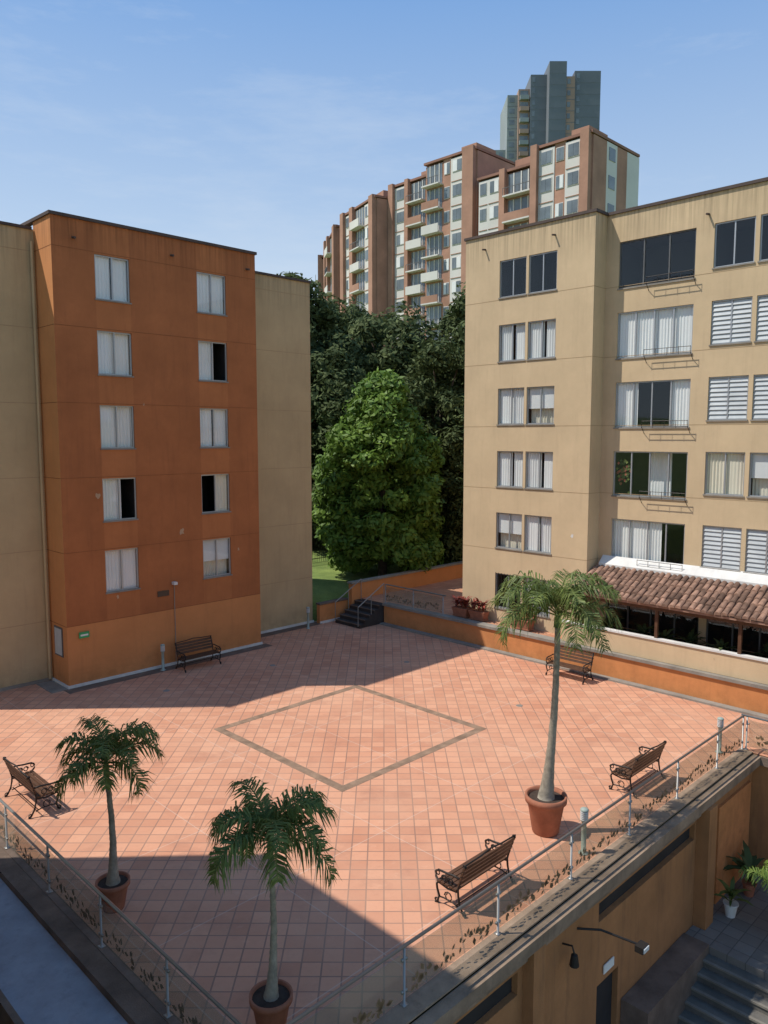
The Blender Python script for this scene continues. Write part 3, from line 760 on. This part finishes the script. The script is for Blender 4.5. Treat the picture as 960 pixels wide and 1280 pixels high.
# ------------------------------------------------------------------ distant brick apartments
def far_block(name,x,y,ang,cols,ztop,floors,depth,endcols=None,fh=2.62):
    e=empty(name,x,y,0,ang,world=True)
    W=sum(c[0] for c in cols); b=MB(); z0=ztop-floors*fh-6
    b.box(0,W,-depth,0,z0,ztop-.3,'brick')
    s=0
    for ci,(w,k) in enumerate(cols):
        dd={'brick':.35,'brickwin':.12,'white':.18,'balc':.1}[k]
        if k=='brick': b.box(s+.01,s+w-.01,.0,.6,z0,ztop+.35,'brick')
        elif k=='brickwin': b.box(s,s+w,.0,.12,z0,ztop,'brick')
        elif k=='white': b.box(s,s+w,.0,.18,z0,ztop-.2,'far_white')
        elif k=='balc': b.box(s,s+w,0,.1,z0,ztop-.2,'brick')
        for f in range(floors):
            zb=ztop-(f+1)*fh+.9
            if k in('brickwin','white'):
                d=dd
                b.box(s+w*.14,s+w*.86,d,d+.05,zb,zb+1.3,'far_white'); 
                for q in (0,1):
                    a0=s+w*(.18+.33*q); b.box(a0,a0+w*.31,d+.051,d+.08,zb+.07,zb+1.23,'far_glass' if (f*7+q*3+int(s*5))%5 else 'blind')
                if k=='white': b.box(s+w*.05,s+w*.95,d,d+.06,zb-1.0,zb-.94,'brick')
            if k=='balc':
                b.box(s+.2,s+w-.2,.1,.14,zb-.7,zb+1.45,'far_glass')
                for q in (.2,.45,.72): b.box(s+w*q,s+w*(q+.04),.14,.2,zb-.7,zb+1.45,'far_white')
                b.box(s+.05,s+w-.05,.1,1.0,zb-.95,zb-.8,'far_white')
                if (f+ci)%3: b.box(s+.05,s+w-.05,.92,1.0,zb-.8,zb+.0,'brick' if f%2 else 'far_white')
                else:
                    b.box(s+.05,s+w-.05,.94,.98,zb-.1,zb-.04,'frame_dark')
                    for q in np.linspace(.1,w-.1,9): b.box(s+q,s+q+.04,.94,.98,zb-.8,zb-.1,'frame_dark')
        s+=w
    if endcols:
        d=0
        for w,k in endcols:
            m={'brick':'brick','white':'far_white'}[k.replace('win','')]
            b.box(-.15,-.0,-d-w,-d,z0,ztop-.1,m)
            if 'win' in k:
                for f in range(floors):
                    zb=ztop-(f+1)*fh+.9; b.box(-.2,-.151,-d-w*.8,-d-w*.2,zb,zb+1.2,'far_glass')
            d+=w
    b.box(-.2,W+.2,-depth,.3,ztop+.0,ztop+.25,'brick_dark')
    b.box(W*.3,W*.6,-depth*.7,-depth*.3,ztop+.25,ztop+2.0,'brick')
    b.build('facade',e)
def blk(name,x0,y0,x1,y1,cols,ztop,floors,depth,endcols=None):
    L=math.hypot(x1-x0,y1-y0); W=sum(c[0] for c in cols); k=L/W
    ang=math.atan2(y1-y0,x1-x0)
    far_block(name,x0,y0,ang,[(w*k,t) for w,t in cols],ztop,floors,depth,endcols)
blk('brick_apartment_block',19.5,75,14.9,79.6,[(1.0,'brick'),(1.9,'white'),(1.3,'brickwin'),(1.9,'white'),(.8,'brick')],36.6,11,9,[(2.5,'brick'),(2,'whitewin'),(2,'brick'),(2.5,'white')])
blk('brick_apartment_block',15.3,80.4,10.3,85.4,[(3.4,'balc'),(.7,'brick'),(1.7,'white'),(1.2,'white')],35.6,11,8)
blk('brick_apartment_block',10.0,86.4,4.9,91.5,[(1.5,'brick'),(1.9,'white'),(1.1,'brickwin'),(2.6,'balc')],39.2,12,9,[(6,'brick'),(3,'brick')])
blk('brick_apartment_block',5.0,92.2,.9,96.6,[(2.6,'balc'),(.6,'brick'),(2.0,'white'),(.8,'brick')],38.2,11,9)
blk('brick_apartment_block',-.9,95.8,-5.3,104.5,[(1.1,'brick'),(1.9,'white'),(2.8,'balc'),(1.0,'brick'),(1.9,'white'),(1,'brick')],37.0,11,8,[(4,'brick')])
blk('brick_apartment_block',-6.2,106,-8.6,117,[(1.7,'brick'),(1.9,'white'),(3.,'balc'),(1.0,'brick'),(1.9,'white'),(1.0,'brick'),(1.6,'white')],36.2,11,8,[(4,'brick')])
blk('brick_apartment_block',-9.3,118,-10.4,131,[(2.2,'brick'),(1.6,'white'),(3.,'balc'),(1.2,'brick'),(1.6,'white'),(1,'brick'),(1.6,'white')],35.0,11,8)

def tower():
    e=empty('tall_tower',31,200,0,0,world=True); b=MB()
    def slab(x0,x1,y0,y1,zt,m,win=None,bal=False):
        b.box(x0,x1,y0,y1,10,zt,m); n=int((zt-40)/2.7)
        for k in range(n):
            z=zt-2.7*(k+1)
            if bal:
                b.box(x0+.3,x1-.3,y0-.9,y0,z,z+1.0,'tower_rust' if k%2 else 'tower_light'); b.box(x0+.4,x1-.4,y0-.08,y0,z+1.1,z+2.3,'far_glass')
            elif win:
                for (a,c) in win: b.box(x0+a,x0+c,y0-.06,y0,z+.9,z+2.1,'far_glass')
            b.box(x0,x1,y0-.03,y0,z-.06,z+.06,'tower_slate')
    slab(-4.5,.0,4,14,81,'tower_light',[(1,2),(2.8,3.8)])
    slab(0,2.6,2,14,93.5,'tower_light',[(.5,1.8)])
    slab(2.6,5.4,1,14,94.5,'tower_rust',bal=True)
    slab(5.4,9.4,0,14,97.5,'tower_slate',[(.4,1.1)])
    slab(9.4,13.6,-3,14,99.3,'tower_slate')
    slab(13.6,15.8,-2.5,14,96,'tower_rust',[(.3,1.1)])
    slab(15.8,22.2,-2,14,97.5,'tower_slate',[(.5,1.3)])
    b.box(11,14.5,4,8,99,101,'tower_slate')
    b.build('tower_body',e)
tower()

def ground():
    ps=[-1500,-700,-300,-120,-60,-30,-10,0,10,20,30,39.9,40,50,60,80,100,140,200,300,450,700,1500]
    rs=[-1500,-700,-300,-120,-60,-30,-10,0,10,20,26.5,26.9,28,29,30,31,32,33,35,37,40,45,50,60,70,80,100,130,170,230,320,450,700,1500]
    def h(p,r):
        d=max(r-26.8,p-40)
        if d<0: return -5.05
        return .75+min(d,60)*.08+max(0,min(d-60,150))*.1+.12*math.sin(p*.7)*math.sin(r*.9)*min(1,d/3)
    vs=[(p,r,h(p,r)) for p in ps for r in rs]; n=len(rs)
    fs=[(i*n+j,(i+1)*n+j,(i+1)*n+j+1,i*n+j+1) for i in range(len(ps)-1) for j in range(n-1)]
    b=MB(); b.add(vs,fs,'grass'); o=b.build('ground',None,True); site_obj(o)
ground()

# ------------------------------------------------------------------ light
SUN_EL=math.radians(57.4)
sd=Vector((-math.cos(SUN_EL),-.02,math.sin(SUN_EL))).normalized()
l=bpy.data.lights.new('sun','SUN'); l.energy=4.8; l.angle=math.radians(.5); l.color=(1,.95,.87)
lo=bpy.data.objects.new('sun',l); scene.collection.objects.link(lo); lo.rotation_euler=(-sd).to_track_quat('-Z','Y').to_euler()
w=bpy.data.worlds.new('World'); scene.world=w; w.use_nodes=True
nt=w.node_tree; N=nt.nodes; L=nt.links; N.clear()
out=N.new('ShaderNodeOutputWorld'); bg=N.new('ShaderNodeBackground'); bg.inputs[1].default_value=.15
sky=N.new('ShaderNodeTexSky'); sky.sky_type='NISHITA'; sky.sun_disc=False; sky.sun_elevation=SUN_EL; sky.sun_rotation=math.radians(270)
sky.altitude=1000; sky.air_density=1.0; sky.dust_density=1.5; sky.ozone_density=1.5
tc=N.new('ShaderNodeTexCoord')
sx=N.new('ShaderNodeSeparateXYZ'); L.new(tc.outputs['Generated'],sx.inputs[0])
haze=mixrgb(N,L,ramp(N,L,sx.outputs[2],.16,.56),(4.0,4.9,5.9),(.75,2.2,5.0))
c=mixrgb(N,L,.82,sky.outputs[0],haze)
mp=N.new('ShaderNodeMapping'); mp.inputs['Scale'].default_value=(1.0,1.2,4.6); mp.inputs['Rotation'].default_value=(0.1,.42,.3)
L.new(tc.outputs['Generated'],mp.inputs[0])
f=noise(N,L,mp.outputs[0],1.5,9,.66)
c=mixrgb(N,L,ramp(N,L,f,.48,.74,0,.55),c,(4.4,5.0,5.8))
L.new(c,bg.inputs[0]); L.new(bg.outputs[0],out.inputs[0])

# ------------------------------------------------------------------ camera
cd=bpy.data.cameras.new('camera'); cam=bpy.data.objects.new('camera',cd); scene.collection.objects.link(cam)
cam.location=(0,0,8.4); cam.rotation_euler=(math.radians(90-5.65),0,0)
cd.sensor_fit='VERTICAL'; cd.sensor_height=24; cd.lens=24*960/1280; cd.clip_end=4000; cd.clip_start=.1
scene.camera=cam
scene.view_settings.view_transform='Standard'; scene.view_settings.look='None'; scene.view_settings.exposure=0
